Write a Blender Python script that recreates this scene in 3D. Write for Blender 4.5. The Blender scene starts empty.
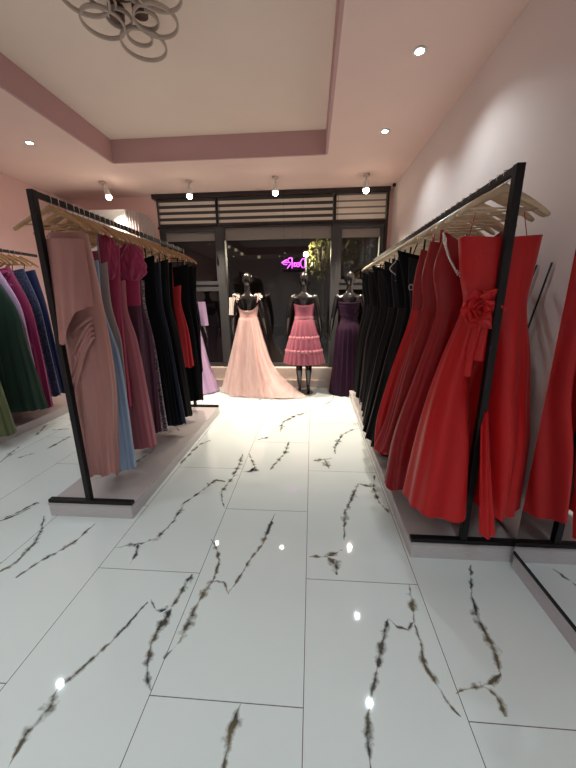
import bpy, bmesh, math, random
import numpy as np
from mathutils import Vector, Matrix, noise
PI = math.pi
sc = bpy.context.scene
COL = sc.collection
random.seed(7)

# ------------------------------------------------------------------ camera
H = 1.45
F = 320.0
def nrm(v):
    v = np.array(v, float); return v / np.linalg.norm(v)
_Y = nrm([24, 84, -F]); _Z = -nrm([12, -1223, -F]); _Z = nrm(_Z - _Y * np.dot(_Z, _Y)); _X = np.cross(_Y, _Z)
R = np.array([_X, _Y, _Z])
cd = bpy.data.cameras.new('camera'); cam = bpy.data.objects.new('camera', cd); COL.objects.link(cam)
cd.sensor_fit = 'VERTICAL'; cd.sensor_height = 36.0; cd.sensor_width = 27.0; cd.lens = F / 768 * 36.0
cd.clip_start = 0.02; cd.clip_end = 200
M4 = Matrix([list(r) for r in R]).to_4x4(); M4.translation = (0, 0, H)
cam.matrix_world = M4
sc.camera = cam

def ray(x, y): return R @ np.array([x - 288, 384 - y, -F])
def onz(x, y, z):            # where a line of sight meets a horizontal surface (used for measuring the floor)
    d = ray(x, y); t = (z - H) / d[2]; return (d[0]*t, d[1]*t)
def ony(x, y, yy):
    d = ray(x, y); t = yy / d[1]; return (d[0]*t, d[2]*t + H)

# ------------------------------------------------------------------ helpers
def tag(o, label=None, cat=None, group=None, kind=None):
    if label: o['label'] = label
    if cat: o['category'] = cat
    if group: o['group'] = group
    if kind: o['kind'] = kind
    return o
def empty(name, loc=(0, 0, 0), rz=0):
    o = bpy.data.objects.new(name, None); COL.objects.link(o); o.location = loc
    o.rotation_euler = (0, 0, rz); o.empty_display_size = .05
    return o
def link(name, me, mats, parent=None, smooth=True):
    o = bpy.data.objects.new(name, me); COL.objects.link(o)
    if not isinstance(mats, (list, tuple)): mats = [mats]
    if not me.materials:
        for m in mats: me.materials.append(m)
    if smooth:
        for p in me.polygons: p.use_smooth = True
    if parent: o.parent = parent
    return o
class MB:
    def __init__(s): s.b = bmesh.new()
    def box(s, x0, x1, y0, y1, z0, z1, bev=0.0):
        t = bmesh.new(); bmesh.ops.create_cube(t, size=1)
        for v in t.verts:
            v.co = Vector(((x0+x1)/2 + v.co.x*(x1-x0), (y0+y1)/2 + v.co.y*(y1-y0), (z0+z1)/2 + v.co.z*(z1-z0)))
        if bev > 0: bmesh.ops.bevel(t, geom=t.edges[:], offset=bev, segments=2, affect='EDGES', profile=.6)
        s.merge(t); return s
    def merge(s, t, M=None):
        me = bpy.data.meshes.new('tmp')
        if M is not None: bmesh.ops.transform(t, matrix=M, verts=t.verts[:])
        t.to_mesh(me); t.free(); s.b.from_mesh(me); bpy.data.meshes.remove(me)
    def tube(s, pts, rad, n=8, cap=True, flat=1.0, up=None):
        pts = [Vector(p) for p in pts]
        if not isinstance(rad, (list, tuple)): rad = [rad]*len(pts)
        rings = []; prev = None
        for i, p in enumerate(pts):
            a = pts[max(i-1, 0)]; b = pts[min(i+1, len(pts)-1)]
            t = (b-a).normalized()
            if prev is None:
                u = Vector(up) if up else (Vector((0, 0, 1)) if abs(t.z) < .9 else Vector((1, 0, 0)))
            else: u = prev
            u = (u - t*u.dot(t)).normalized(); w = t.cross(u); prev = u
            rings.append([s.b.verts.new(p + (u*math.cos(2*PI*k/n) + w*math.sin(2*PI*k/n)*flat)*rad[i]) for k in range(n)])
        for i in range(len(rings)-1):
            for k in range(n):
                s.b.faces.new((rings[i][k], rings[i][(k+1) % n], rings[i+1][(k+1) % n], rings[i+1][k]))
        if cap:
            s.b.faces.new(rings[0][::-1]); s.b.faces.new(rings[-1])
        return s
    def ball(s, c, r, seg=16, ring=10, M=None):
        t = bmesh.new(); bmesh.ops.create_uvsphere(t, u_segments=seg, v_segments=ring, radius=1)
        if not isinstance(r, (list, tuple)): r = (r, r, r)
        m = Matrix.Translation(c) @ (M if M is not None else Matrix.Identity(4)) @ Matrix.Diagonal((r[0], r[1], r[2], 1))
        s.merge(t, m); return s
    def cone(s, c, r0, r1, z0, z1, n=24, cap=True, M=None):
        t = bmesh.new(); bmesh.ops.create_cone(t, cap_ends=cap, segments=n, radius1=r0, radius2=r1, depth=abs(z1-z0))
        m = Matrix.Translation((c[0], c[1], (z0+z1)/2 + (c[2] if len(c) > 2 else 0)))
        if M is not None: m = M @ Matrix.Translation((0, 0, (z0+z1)/2))
        s.merge(t, m); return s
    def ringtube(s, c, R_, r, n=40, k=8, h=None):
        rows = []
        for i in range(n):
            a = 2*PI*i/n; row = []
            for j in range(k):
                b = 2*PI*j/k
                row.append(s.b.verts.new((c[0] + (R_ + r*math.cos(b))*math.cos(a), c[1] + (R_ + r*math.cos(b))*math.sin(a), c[2] + (h or r)*math.sin(b))))
            rows.append(row)
        for i in range(n):
            for j in range(k):
                s.b.faces.new((rows[i][j], rows[(i+1) % n][j], rows[(i+1) % n][(j+1) % k], rows[i][(j+1) % k]))
        return s
    def loft(s, rings, close=True):
        vs = [[s.b.verts.new(p) for p in r] for r in rings]; n = len(vs[0])
        for i in range(len(vs)-1):
            for k in range(n if close else n-1):
                s.b.faces.new((vs[i][k], vs[i][(k+1) % n], vs[i+1][(k+1) % n], vs[i+1][k]))
        return vs
    def build(s, name, mat, parent=None, smooth=False, recalc=True):
        if recalc: bmesh.ops.recalc_face_normals(s.b, faces=s.b.faces[:])
        me = bpy.data.meshes.new(name); s.b.to_mesh(me); s.b.free()
        return link(name, me, mat, parent, smooth)
def copy_tree(o, parent=None):
    c = o.copy(); COL.objects.link(c); c.parent = parent
    for ch in list(o.children): copy_tree(ch, c)
    return c

# ------------------------------------------------------------------ materials
def mat(name, col, rough=.5, metal=0., spec=.5, sheen=0., bump=0., bscale=40., emit=None, estr=0., coat=0., var=0., vscale=3., alpha=1., sheencol=None, stretch=None):
    m = bpy.data.materials.new(name); m.use_nodes = True; nt = m.node_tree; b = nt.nodes['Principled BSDF']
    b.inputs['Base Color'].default_value = (*col, 1); b.inputs['Roughness'].default_value = rough
    b.inputs['Metallic'].default_value = metal; b.inputs['Specular IOR Level'].default_value = spec
    b.inputs['Sheen Weight'].default_value = sheen; b.inputs['Coat Weight'].default_value = coat
    b.inputs['Coat Roughness'].default_value = .1
    if sheencol: b.inputs['Sheen Tint'].default_value = (*sheencol, 1)
    tc = nt.nodes.new('ShaderNodeTexCoord'); src = tc.outputs['Object']
    if stretch:
        mp = nt.nodes.new('ShaderNodeMapping'); mp.inputs['Scale'].default_value = stretch
        nt.links.new(src, mp.inputs['Vector']); src = mp.outputs['Vector']
    if emit:
        b.inputs['Emission Color'].default_value = (*emit, 1); b.inputs['Emission Strength'].default_value = estr
    n = nt.nodes.new('ShaderNodeTexNoise'); n.inputs['Scale'].default_value = vscale; n.inputs['Detail'].default_value = 4
    nt.links.new(src, n.inputs['Vector'])
    mx = nt.nodes.new('ShaderNodeMix'); mx.data_type = 'RGBA'
    v = max(var, .03)
    mx.inputs[6].default_value = (*[c*(1-v) for c in col], 1); mx.inputs[7].default_value = (*[min(1, c*(1+v)) for c in col], 1)
    nt.links.new(n.outputs['Fac'], mx.inputs[0]); nt.links.new(mx.outputs[2], b.inputs['Base Color'])
    if bump > 0:
        n2 = nt.nodes.new('ShaderNodeTexNoise'); n2.inputs['Scale'].default_value = bscale; n2.inputs['Detail'].default_value = 3
        nt.links.new(src, n2.inputs['Vector'])
        bp = nt.nodes.new('ShaderNodeBump'); bp.inputs['Strength'].default_value = bump; bp.inputs['Distance'].default_value = .004
        nt.links.new(n2.outputs['Fac'], bp.inputs['Height']); nt.links.new(bp.outputs['Normal'], b.inputs['Normal'])
    if alpha < 1: b.inputs['Alpha'].default_value = alpha
    return m
def fabric(name, col, rough=.55, sheen=.08, bump=.25, **k):
    return mat(name, col, rough=rough, sheen=sheen, bump=bump, bscale=k.pop('bscale', 180.), var=.12, vscale=4., spec=k.pop('spec', .35), **k)
def sequin(name, col, spark, scale=160):
    m = mat(name, col, rough=.35, sheen=.1); nt = m.node_tree; b = nt.nodes['Principled BSDF']
    tc = nt.nodes.new('ShaderNodeTexCoord'); v = nt.nodes.new('ShaderNodeTexVoronoi'); v.inputs['Scale'].default_value = scale
    nt.links.new(tc.outputs['Object'], v.inputs['Vector'])
    sp = nt.nodes.new('ShaderNodeSeparateColor'); nt.links.new(v.outputs['Color'], sp.inputs[0])
    r = nt.nodes.new('ShaderNodeMapRange'); r.inputs[1].default_value = .62; r.inputs[2].default_value = .8
    nt.links.new(sp.outputs[0], r.inputs[0])
    mx = nt.nodes.new('ShaderNodeMix'); mx.data_type = 'RGBA'
    mx.inputs[6].default_value = (*col, 1); mx.inputs[7].default_value = (*spark, 1)
    nt.links.new(r.outputs[0], mx.inputs[0]); nt.links.new(mx.outputs[2], b.inputs['Base Color'])
    nt.links.new(r.outputs[0], b.inputs['Metallic'])
    bp = nt.nodes.new('ShaderNodeBump'); bp.inputs['Strength'].default_value = .8; bp.inputs['Distance'].default_value = .004
    nt.links.new(sp.outputs[1], bp.inputs['Height']); nt.links.new(bp.outputs['Normal'], b.inputs['Normal'])
    return m

WALLP = (.66, .50, .47)
m_wall_pink = mat('pink_wall_paint', (.80, .53, .50), rough=.75, bump=.06, bscale=120, var=.03)
m_wall_right = mat('pale_wall_paint', (.78, .67, .64), rough=.7, bump=.06, bscale=120, var=.03)
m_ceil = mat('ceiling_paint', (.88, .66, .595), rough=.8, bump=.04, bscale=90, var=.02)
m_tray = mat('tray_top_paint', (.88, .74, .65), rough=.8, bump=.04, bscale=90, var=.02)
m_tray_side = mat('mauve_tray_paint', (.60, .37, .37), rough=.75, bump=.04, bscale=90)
m_black = mat('black_powder_coat', (.008, .007, .008), rough=.5, spec=.3, bump=.1, bscale=300)
m_frame = mat('dark_bronze_aluminium', (.055, .055, .058), rough=.45, metal=.4)
m_blindbox = mat('dark_brown_blind_casing', (.02, .012, .012), rough=.5)
m_chrome = mat('polished_steel', (.75, .72, .68), rough=.2, metal=1)
m_wood = mat('beech_wood', (.47, .255, .11), rough=.4, var=.2, vscale=9, stretch=(1, 1, 6), coat=.3)
m_wood_pale = mat('pale_beech_wood', (.62, .46, .30), rough=.4, var=.15, vscale=9, stretch=(1, 1, 6), coat=.3)
m_white = mat('white_plastic', (.78, .76, .74), rough=.4)
m_cream = mat('cream_lamp_body', (.62, .52, .46), rough=.5)
m_ring = mat('ring_diffuser', (.50, .40, .34), rough=.5)
m_ringdark = mat('lamp_plate', (.16, .10, .09), rough=.3, metal=.7)
m_bulb_cool = mat('cool_lamp_glow', (1, 1, 1), emit=(1, .97, .94), estr=60)
m_bulb_warm = mat('warm_lamp_glow', (1, 1, 1), emit=(1, .86, .68), estr=45)
m_mann = mat('gloss_black_mannequin', (.012, .010, .010), rough=.16, coat=.6)
m_neon_refl = mat('neon_reflection_glow', (.6, .1, .6), emit=(.85, .08, 1.0), estr=3.2)  # emission stands in for a reflection in the window glass
m_sill = mat('pale_stone_sill', (.62, .53, .48), rough=.35, var=.08)
m_strip = mat('grey_brushed_stone', (.52, .49, .50), rough=.4, var=.2, vscale=6, stretch=(3, 3, 30))
m_mirror = mat('mirror_glass', (.86, .85, .86), rough=.015, metal=1)

# zebra blind cloth
def zebra_mat():
    return mat('zebra_blind_cloth', (.66, .59, .52), rough=.9, bump=.15, bscale=400)
m_blind = zebra_mat()
m_blind_sheer = mat('zebra_blind_sheer_band', (.06, .05, .047), rough=.9, bump=.15, bscale=400)
m_blind_closed = mat('closed_blind_band', (.20, .165, .15), rough=.9)
m_shutter = mat('grey_shutter_box', (.24, .21, .195), rough=.7)

def glass_mat():
    m = bpy.data.materials.new('window_glass'); m.use_nodes = True; nt = m.node_tree
    nt.nodes.remove(nt.nodes['Principled BSDF']); out = nt.nodes['Material Output']
    t = nt.nodes.new('ShaderNodeBsdfTransparent'); t.inputs[0].default_value = (.55, .56, .56, 1)
    g = nt.nodes.new('ShaderNodeBsdfGlossy'); g.inputs['Roughness'].default_value = .01; g.inputs['Color'].default_value = (.9, .9, .9, 1)
    f = nt.nodes.new('ShaderNodeFresnel'); f.inputs['IOR'].default_value = 1.55
    mx = nt.nodes.new('ShaderNodeMixShader')
    nt.links.new(f.outputs[0], mx.inputs[0]); nt.links.new(t.outputs[0], mx.inputs[1]); nt.links.new(g.outputs[0], mx.inputs[2])
    nt.links.new(mx.outputs[0], out.inputs['Surface'])
    return m
m_glass = glass_mat()

def tulle_mat(name, col, a=.45, rough=.8):
    m = bpy.data.materials.new(name); m.use_nodes = True; nt = m.node_tree; b = nt.nodes['Principled BSDF']
    b.inputs['Base Color'].default_value = (*col, 1); b.inputs['Roughness'].default_value = rough; b.inputs['Sheen Weight'].default_value = .4
    tc = nt.nodes.new('ShaderNodeTexCoord'); n = nt.nodes.new('ShaderNodeTexNoise'); n.inputs['Scale'].default_value = 9
    mp = nt.nodes.new('ShaderNodeMapping'); mp.inputs['Scale'].default_value = (1.6, 1.6, .1)
    nt.links.new(tc.outputs['Object'], mp.inputs['Vector']); nt.links.new(mp.outputs['Vector'], n.inputs['Vector'])
    r = nt.nodes.new('ShaderNodeMapRange'); r.inputs[3].default_value = max(0, a-.2); r.inputs[4].default_value = min(1, a+.25)
    nt.links.new(n.outputs['Fac'], r.inputs[0]); nt.links.new(r.outputs[0], b.inputs['Alpha'])
    return m

# marble tile: brick grid for the joints, a per-vertex mask for where the veins run
G0X, GW = -.018, .585
G0Y, GL = .837, 1.13
def marble_mat(name, base=(.71, .775, .765), rough=.07, grid=True):
    m = bpy.data.materials.new(name); m.use_nodes = True; nt = m.node_tree; b = nt.nodes['Principled BSDF']; L = nt.links
    b.inputs['Roughness'].default_value = rough; b.inputs['Specular IOR Level'].default_value = .55
    tc = nt.nodes.new('ShaderNodeTexCoord')
    at = nt.nodes.new('ShaderNodeAttribute'); at.attribute_name = 'vein'
    n = nt.nodes.new('ShaderNodeTexNoise'); n.inputs['Scale'].default_value = 20; n.inputs['Detail'].default_value = 4; n.inputs['Roughness'].default_value = .55
    L.new(tc.outputs['Object'], n.inputs['Vector'])
    ma = nt.nodes.new('ShaderNodeMath'); ma.operation = 'MULTIPLY_ADD'; ma.inputs[1].default_value = 2.4; ma.inputs[2].default_value = -1.2
    L.new(n.outputs['Fac'], ma.inputs[0])
    ad = nt.nodes.new('ShaderNodeMath'); ad.operation = 'ADD'; L.new(at.outputs['Fac'], ad.inputs[0]); L.new(ma.outputs[0], ad.inputs[1])
    rr = nt.nodes.new('ShaderNodeMapRange'); rr.inputs[1].default_value = .32; rr.inputs[2].default_value = .95
    L.new(ad.outputs[0], rr.inputs[0])
    cut = nt.nodes.new('ShaderNodeMath'); cut.operation = 'GREATER_THAN'; cut.inputs[1].default_value = .04; L.new(at.outputs['Fac'], cut.inputs[0])
    mu = nt.nodes.new('ShaderNodeMath'); mu.operation = 'MULTIPLY'; L.new(rr.outputs[0], mu.inputs[0]); L.new(cut.outputs[0], mu.inputs[1])
    # soft clouding
    n3 = nt.nodes.new('ShaderNodeTexNoise'); n3.inputs['Scale'].default_value = 1.6; n3.inputs['Detail'].default_value = 5
    L.new(tc.outputs['Object'], n3.inputs['Vector'])
    c0 = nt.nodes.new('ShaderNodeMix'); c0.data_type = 'RGBA'
    c0.inputs[6].default_value = (*[c*.95 for c in base], 1); c0.inputs[7].default_value = (*[min(1, c*1.04) for c in base], 1)
    L.new(n3.outputs['Fac'], c0.inputs[0])
    n4 = nt.nodes.new('ShaderNodeTexNoise'); n4.inputs['Scale'].default_value = 5; L.new(tc.outputs['Object'], n4.inputs['Vector'])
    vc = nt.nodes.new('ShaderNodeMix'); vc.data_type = 'RGBA'; vc.inputs[6].default_value = (.045, .05, .052, 1); vc.inputs[7].default_value = (.15, .125, .07, 1)
    r4 = nt.nodes.new('ShaderNodeMapRange'); r4.inputs[1].default_value = .45; r4.inputs[2].default_value = .65
    L.new(n4.outputs['Fac'], r4.inputs[0]); L.new(r4.outputs[0], vc.inputs[0])
    c1 = nt.nodes.new('ShaderNodeMix'); c1.data_type = 'RGBA'
    L.new(mu.outputs[0], c1.inputs[0]); L.new(c0.outputs[2], c1.inputs[6]); L.new(vc.outputs[2], c1.inputs[7])
    last = c1.outputs[2]
    if grid:
        sx = nt.nodes.new('ShaderNodeSeparateXYZ'); L.new(tc.outputs['Object'], sx.inputs[0])
        cx = nt.nodes.new('ShaderNodeCombineXYZ')
        a1 = nt.nodes.new('ShaderNodeMath'); a1.operation = 'SUBTRACT'; a1.inputs[1].default_value = G0Y - 20*GL
        a2 = nt.nodes.new('ShaderNodeMath'); a2.operation = 'SUBTRACT'; a2.inputs[1].default_value = G0X - 20*GW
        L.new(sx.outputs[1], a1.inputs[0]); L.new(sx.outputs[0], a2.inputs[0])
        L.new(a1.outputs[0], cx.inputs[0]); L.new(a2.outputs[0], cx.inputs[1])
        br = nt.nodes.new('ShaderNodeTexBrick'); br.offset = .5; br.offset_frequency = 2; br.squash = 1
        br.inputs['Scale'].default_value = 1; br.inputs['Brick Width'].default_value = GL; br.inputs['Row Height'].default_value = GW
        br.inputs['Mortar Size'].default_value = .0017; br.inputs['Mortar Smooth'].default_value = .1
        L.new(cx.outputs[0], br.inputs['Vector'])
        c2 = nt.nodes.new('ShaderNodeMix'); c2.data_type = 'RGBA'; c2.inputs[7].default_value = (.12, .115, .11, 1)
        L.new(br.outputs['Fac'], c2.inputs[0]); L.new(last, c2.inputs[6]); last = c2.outputs[2]
    L.new(last, b.inputs['Base Color'])
    return m
m_floor = marble_mat('marble_floor_tile', rough=.035)
m_plat = marble_mat('marble_platform', base=(.50, .46, .45), rough=.16, grid=False)

# ------------------------------------------------------------------ dimensions
ZC = 3.05; ZT = 3.29
XL, XR = -3.95, 1.20
YB, YF = 5.45, -2.6           # back (window) wall, wall behind the viewer

# ------------------------------------------------------------------ floor with its veins
PXV = [
 [(8,768),(26,734),(49,708),(57,690),(81,669),(96,656),(115,638),(128,624),(148,602)],
 [(151,599),(156,610),(167,612),(172,607),(180,594),(192,574)],
 [(172,607),(161,625),(151,643),(148,661),(147,677),(151,690)],
 [(164,659),(180,641),(193,612),(206,589),(213,581),(224,582),(228,593)],
 [(213,581),(219,562),(216,547),(211,539)],
 [(275,513),(268,531),(263,544),(250,560),(242,573),(228,594)],
 [(241,703),(234,721),(229,740),(224,768),(221,790)],
 [(185,503),(172,523),(156,539),(138,544),(114,548)],
 [(138,544),(136,555),(130,564)],
 [(96,523),(78,539),(63,549),(42,560),(16,578)],
 [(44,516),(42,529),(34,544),(16,562),(0,572)],
 [(39,503),(21,513),(0,521)],
 [(375,475),(373,487),(363,485),(358,484),(350,502),(345,512),(344,540)],
 [(373,487),(379,502),(390,514)],
 [(309,557),(327,557),(342,550)], [(327,557),(336,565),(337,575)],
 [(372,775),(368,743),(367,718),(372,691),(377,669),(382,644),(388,619)],
 [(388,618),(397,627),(408,630),(414,622),(412,602),(409,584)],
 [(414,623),(420,641),(424,664),(436,684),(449,704),(461,717)],
 [(471,565),(471,594),(476,614),(486,634),(494,651),(501,676)],
 [(456,694),(469,689),(484,686),(501,674)], [(484,687),(496,696),(506,717)],
 [(289,441),(285,453),(277,462),(270,470)], [(308,412),(295,416),(283,422),(280,432)],
 [(268,437),(258,440)], [(359,428),(352,430),(342,435),(335,447),(335,454)],
 [(312,461),(327,459),(333,458)], [(325,460),(329,469)],
 [(249,453),(256,471),(241,472)],
 [(180,506),(199,493),(216,480),(230,482),(237,470),(243,453)],
 [(237,472),(222,491),(222,502),(225,508)],
 [(180,464),(199,445),(211,440)],
 [(0,463),(12,452),(19,447)], [(35,436),(40,432),(46,425),(56,423)], [(18,458),(35,453)],
 [(47,449),(71,436)], [(52,430),(69,429)], [(0,519),(15,514),(38,502)],
]
fb = bmesh.new(); vl = fb.verts.layers.float.new('vein')
def fquad(x0, x1, y0, y1, z):
    vs = [fb.verts.new(p) for p in ((x0, y0, z), (x1, y0, z), (x1, y1, z), (x0, y1, z))]
    fb.faces.new(vs)
fquad(XL, XR, YF, YB, 0)
def ribbon(bmv, lay, pts, z, w0=.010, seed=0):
    rnd = random.Random(seed)
    # resample with jitter
    P = []
    for i in range(len(pts)-1):
        a = Vector(pts[i]); b = Vector(pts[i+1]); n = max(2, int((b-a).length/.018))
        d = (b-a); q = Vector((-d.y, d.x)); q = q.normalized() if q.length > 0 else q
        for k in range(n):
            t = k/n
            P.append(a + d*t + q*rnd.uniform(-1, 1)*(.0035 if k else 0))
    P.append(Vector(pts[-1]))
    N = len(P); rows = []
    wid = [w0*(.45 + 1.3*abs(noise.noise(Vector((seed*3.1, i*.13, 0))))*2.0)*min(1, .25 + 4*min(i, N-1-i)/N) for i in range(N)]
    for i, p in enumerate(P):
        t = (P[min(i+1, N-1)] - P[max(i-1, 0)]); t = t.normalized() if t.length > 0 else Vector((0, 1))
        q = Vector((-t.y, t.x)); row = []
        for s, val in ((-1.7, 0), (-.55, .55), (0, .95), (.55, .55), (1.7, 0)):
            v = bmv.verts.new((p.x + q.x*s*wid[i], p.y + q.y*s*wid[i], z)); v[lay] = val; row.append(v)
        rows.append(row)
    for i in range(N-1):
        for k in range(4): 
            f = bmv.faces.new((rows[i][k], rows[i+1][k], rows[i+1][k+1], rows[i][k+1]))
for i, pv in enumerate(PXV):
    pts = [onz(x, y, 0) for x, y in pv]
    dist = sum(p[1] for p in pts)/len(pts)
    ribbon(fb, vl, pts, .0002 + .00003*i, w0=.016 if dist < 2.4 else .020, seed=i+3)
for i, pts in enumerate([[(-3.3,1.2),(-3.0,1.5),(-2.75,1.55),(-2.6,1.9)], [(-2.6,.2),(-2.3,.6),(-2.0,.8)], [(-1.0,-.6),(-.7,-.2),(-.65,.2)], [(.2,-.5),(.3,0),(.6,.2)], [(-1.9,-1),(-1.5,-.7)],
                         [(-2.9,4.6),(-2.6,4.8),(-2.3,4.7)], [(-.9,4.4),(-.75,4.6),(-.5,4.7)], [(.15,4.3),(.3,4.55),(.35,4.8)], [(-.2,-1.4),(.1,-1.1)], [(-3.2,-.8),(-2.9,-.3)]]):
    ribbon(fb, vl, pts, .0018 + .00003*i, w0=.013, seed=i+70)
for f in fb.faces:
    if f.normal.z < 0: f.normal_flip()
me = bpy.data.meshes.new('floor'); fb.to_mesh(me); fb.free()
tag(link('floor', me, m_floor, smooth=False), kind='structure')

# ------------------------------------------------------------------ room shell
def struct(name, mb, m, smooth=False):
    return tag(mb.build(name, m, smooth=smooth), kind='structure')
struct('wall_left', MB().box(XL-.15, XL, YF, YB+.2, 0, ZT+.1), m_wall_pink)
struct('wall_right', MB().box(XR, XR+.15, YF, YB+.2, 0, ZT+.1), m_wall_right)
struct('wall_front', MB().box(XL-.15, XR+.15, YF-.15, YF, 0, ZT+.1), m_wall_right)
# ceiling: lowered border round a raised tray
TX0, TX1, TY0, TY1 = -2.38, .145, -1.2, 4.2
cb = MB()
cb.box(XL, TX0, YF, YB+.2, ZC, ZC+.06); cb.box(TX1, XR, YF, YB+.2, ZC, ZC+.06)
cb.box(TX0, TX1, TY1, YB+.2, ZC, ZC+.06); cb.box(TX0, TX1, YF, TY0, ZC, ZC+.06)
struct('ceiling', cb, m_ceil)
struct('trim_1', MB().box(TX0-.02, TX1+.02, TY0-.02, TY1+.02, ZT, ZT+.05), m_tray)     # raised tray panel
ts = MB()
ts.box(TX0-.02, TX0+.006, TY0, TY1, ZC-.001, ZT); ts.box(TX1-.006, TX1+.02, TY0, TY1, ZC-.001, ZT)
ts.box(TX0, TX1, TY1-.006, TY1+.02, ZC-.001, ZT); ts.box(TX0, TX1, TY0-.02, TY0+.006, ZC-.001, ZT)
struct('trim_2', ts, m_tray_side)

# ------------------------------------------------------------------ window wall
WX0, WX1 = -2.47, 1.135
wb = MB(); wb.box(XL, WX0, YB, YB+.2, 0, ZC); wb.box(WX1, XR, YB, YB+.2, 0, ZC)
struct('wall_back', wb, m_wall_pink)
sl = MB(); sl.box(WX0, WX1, YB-.10, YB+.2, 0, .33, .006)
struct('trim_3', sl, m_sill)
struct('trim_4', MB().box(WX0, WX1, YB-.16, YB-.10, 0, .13, .005), m_sill)
zf0, zf1 = .33, 2.58
XM = [(-2.47, -1.47), (-1.47, .36), (.36, 1.135)]
def bay(i, x0, x1, transom, opening):
    t = empty('window_%d' % i, ((x0+x1)/2, YB+.05, zf0)); tag(t, kind='structure')
    inv = Matrix.Translation(-Vector(t.location))
    b = MB(); w = .045
    y0, y1 = YB+.01, YB+.09
    b.box(x0, x0+w, y0, y1, zf0, ZC); b.box(x1-w, x1, y0, y1, zf0, ZC)
    b.box(x0+w, x1-w, y0, y1, zf0, zf0+.06); b.box(x0+w, x1-w, y0, y1, zf1, zf1+.05)
    if transom: b.box(x0+w, x1-w, y0-.01, y1, transom-.05, transom+.05)
    o = b.build('window_frame', m_frame, t); o.data.transform(inv)
    if opening:
        b = MB(); ax, bx_, az, bz = opening; s = .055
        b.box(ax, ax+s, y0-.03, y1-.02, az, bz); b.box(bx_-s, bx_, y0-.03, y1-.02, az, bz)
        b.box(ax+s, bx_-s, y0-.03, y1-.02, az, az+s); b.box(ax+s, bx_-s, y0-.03, y1-.02, bz-s, bz)
        o = b.build('casement', m_frame, t); o.data.transform(inv)
        b = MB(); b.box(bx_-.04, bx_-.015, y0-.06, y0-.03, 2.02, 2.06); b.tube([(bx_-.028, y0-.065, 2.05), (bx_-.028, y0-.07, 2.17)], [.011, .008])
        o = b.build('handle', m_black, t); o.data.transform(inv)
    o = MB().box(x0+w, x1-w, YB+.06, YB+.066, zf0+.06, zf1).build('glass_pane', m_glass, t); o.data.transform(inv)
    o = MB().box(x0+w, x1-w, YB+.02, YB+.055, zf1-.19, zf1).build('shutter_box', m_shutter, t); o.data.transform(inv)
bay(1, *XM[0], 1.66, (-2.42, -1.50, 1.71, 2.57))
bay(2, *XM[1], None, None)
bay(3, *XM[2], 1.66, (.40, 1.09, 1.71, 2.57))
struct('trim_5', MB().box(-1.54, -1.40, YB-.03, YB+.10, zf0, zf1+.05, .004).box(.29, .43, YB-.03, YB+.10, zf0, zf1+.05, .004), m_frame)
struct('trim_6', MB().box(1.10, 1.135, YB-.06, YB, zf0, ZC-.001).box(WX0, 1.10, YB-.035, YB-.001, 2.565, 2.60), m_blindbox)
# blinds
BL = [(-2.42, -1.50, 'zebra roller blind over the left window bay, palest bands'), (-1.47, .31, 'wide zebra roller blind over the middle window bay'), (.345, 1.095, 'closed zebra roller blind over the right window bay')]
for i, (x0, x1, lb) in enumerate(BL):
    t = empty('roller_blind', ((x0+x1)/2, YB-.05, 2.6)); tag(t, lb, 'window blind', 'zebra blinds above the shop window')
    inv = Matrix.Translation(-Vector(t.location))
    a = MB(); s = MB(); z = 2.985; zb = 2.63
    n = 4; pit = (z-zb)/n
    fr = .50 if i < 2 else .72
    for k in range(n):
        zt = z - k*pit
        s.box(x0+.01, x1-.01, YB-.050, YB-.047, zt-pit*(1-fr), zt)
        a.box(x0+.01, x1-.01, YB-.054, YB-.050, zt-pit, zt-pit*(1-fr))
    o = a.build('cloth_band', m_blind, t); o.data.transform(inv)
    o = s.build('sheer_band', m_blind_sheer if i < 2 else m_blind_closed, t); o.data.transform(inv)
    o = MB().box(x0, x1, YB-.065, YB-.04, zb-.03, zb).build('bottom_rail', m_blindbox, t); o.data.transform(inv)
    o = MB().tube([(x0+.03, YB-.075, 2.98), (x0+.03, YB-.075, 1.75)], .003, 5).build('pull_cord', m_blind_sheer, t); o.data.transform(inv)
tag(MB().box(WX0-.02, 1.135, YB-.11, YB-.001, 2.985, ZC-.001, .004).build('blind_casing', m_blindbox), 'long dark brown blind casing along the ceiling above the shop window', 'blind casing')
tag(MB().ball((1.153, 5.22, ZC-.028), .026).build('dome_camera', m_black, smooth=True), 'tiny black dome camera at the ceiling corner right of the blinds', 'camera')

# ------------------------------------------------------------------ ceiling lights
def add_light(name, kind, loc, power, col, size=.05, rot=None, spot=None, blend=.5, parent=None):
    ld = bpy.data.lights.new(name, kind); ld.energy = power; ld.color = col
    if kind == 'AREA': ld.shape = 'DISK'; ld.size = size
    else: ld.shadow_soft_size = size
    if spot: ld.spot_size = spot; ld.spot_blend = blend
    o = bpy.data.objects.new(name, ld); COL.objects.link(o); o.location = loc
    if rot: o.rotation_euler = rot
    if parent: o.parent = parent
    return o
COOL = (.83, .96, 1.0)
def downlight(x, y, lb, power=26, vis=True):
    t = empty('ceiling_downlight', (x, y, ZC)); tag(t, lb, 'downlight', 'recessed ceiling downlights')
    MB().ringtube((0, 0, -.004), .037, .010, 32, 8, .005).build('trim_ring', m_white, t, True)
    MB().cone((0, 0), .027, .027, -.006, -.002, 24).build('lens', m_bulb_cool, t)
    add_light('downlight_lamp', 'SPOT', (0, 0, -.03), power, COOL, .018, spot=math.radians(128), blend=.8, parent=t)
PD = 44
downlight(.70, 2.68, 'nearer of the two glowing round downlights above the right rack', PD)
downlight(.70, 3.73, 'farther of the two glowing round downlights above the right rack', PD)
downlight(-2.92, 3.62, 'round downlight in the lowered ceiling left of the tray', PD)
downlight(-3.0, 2.62, 'downlight above the left aisle, only mirrored in the floor', PD)
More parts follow.
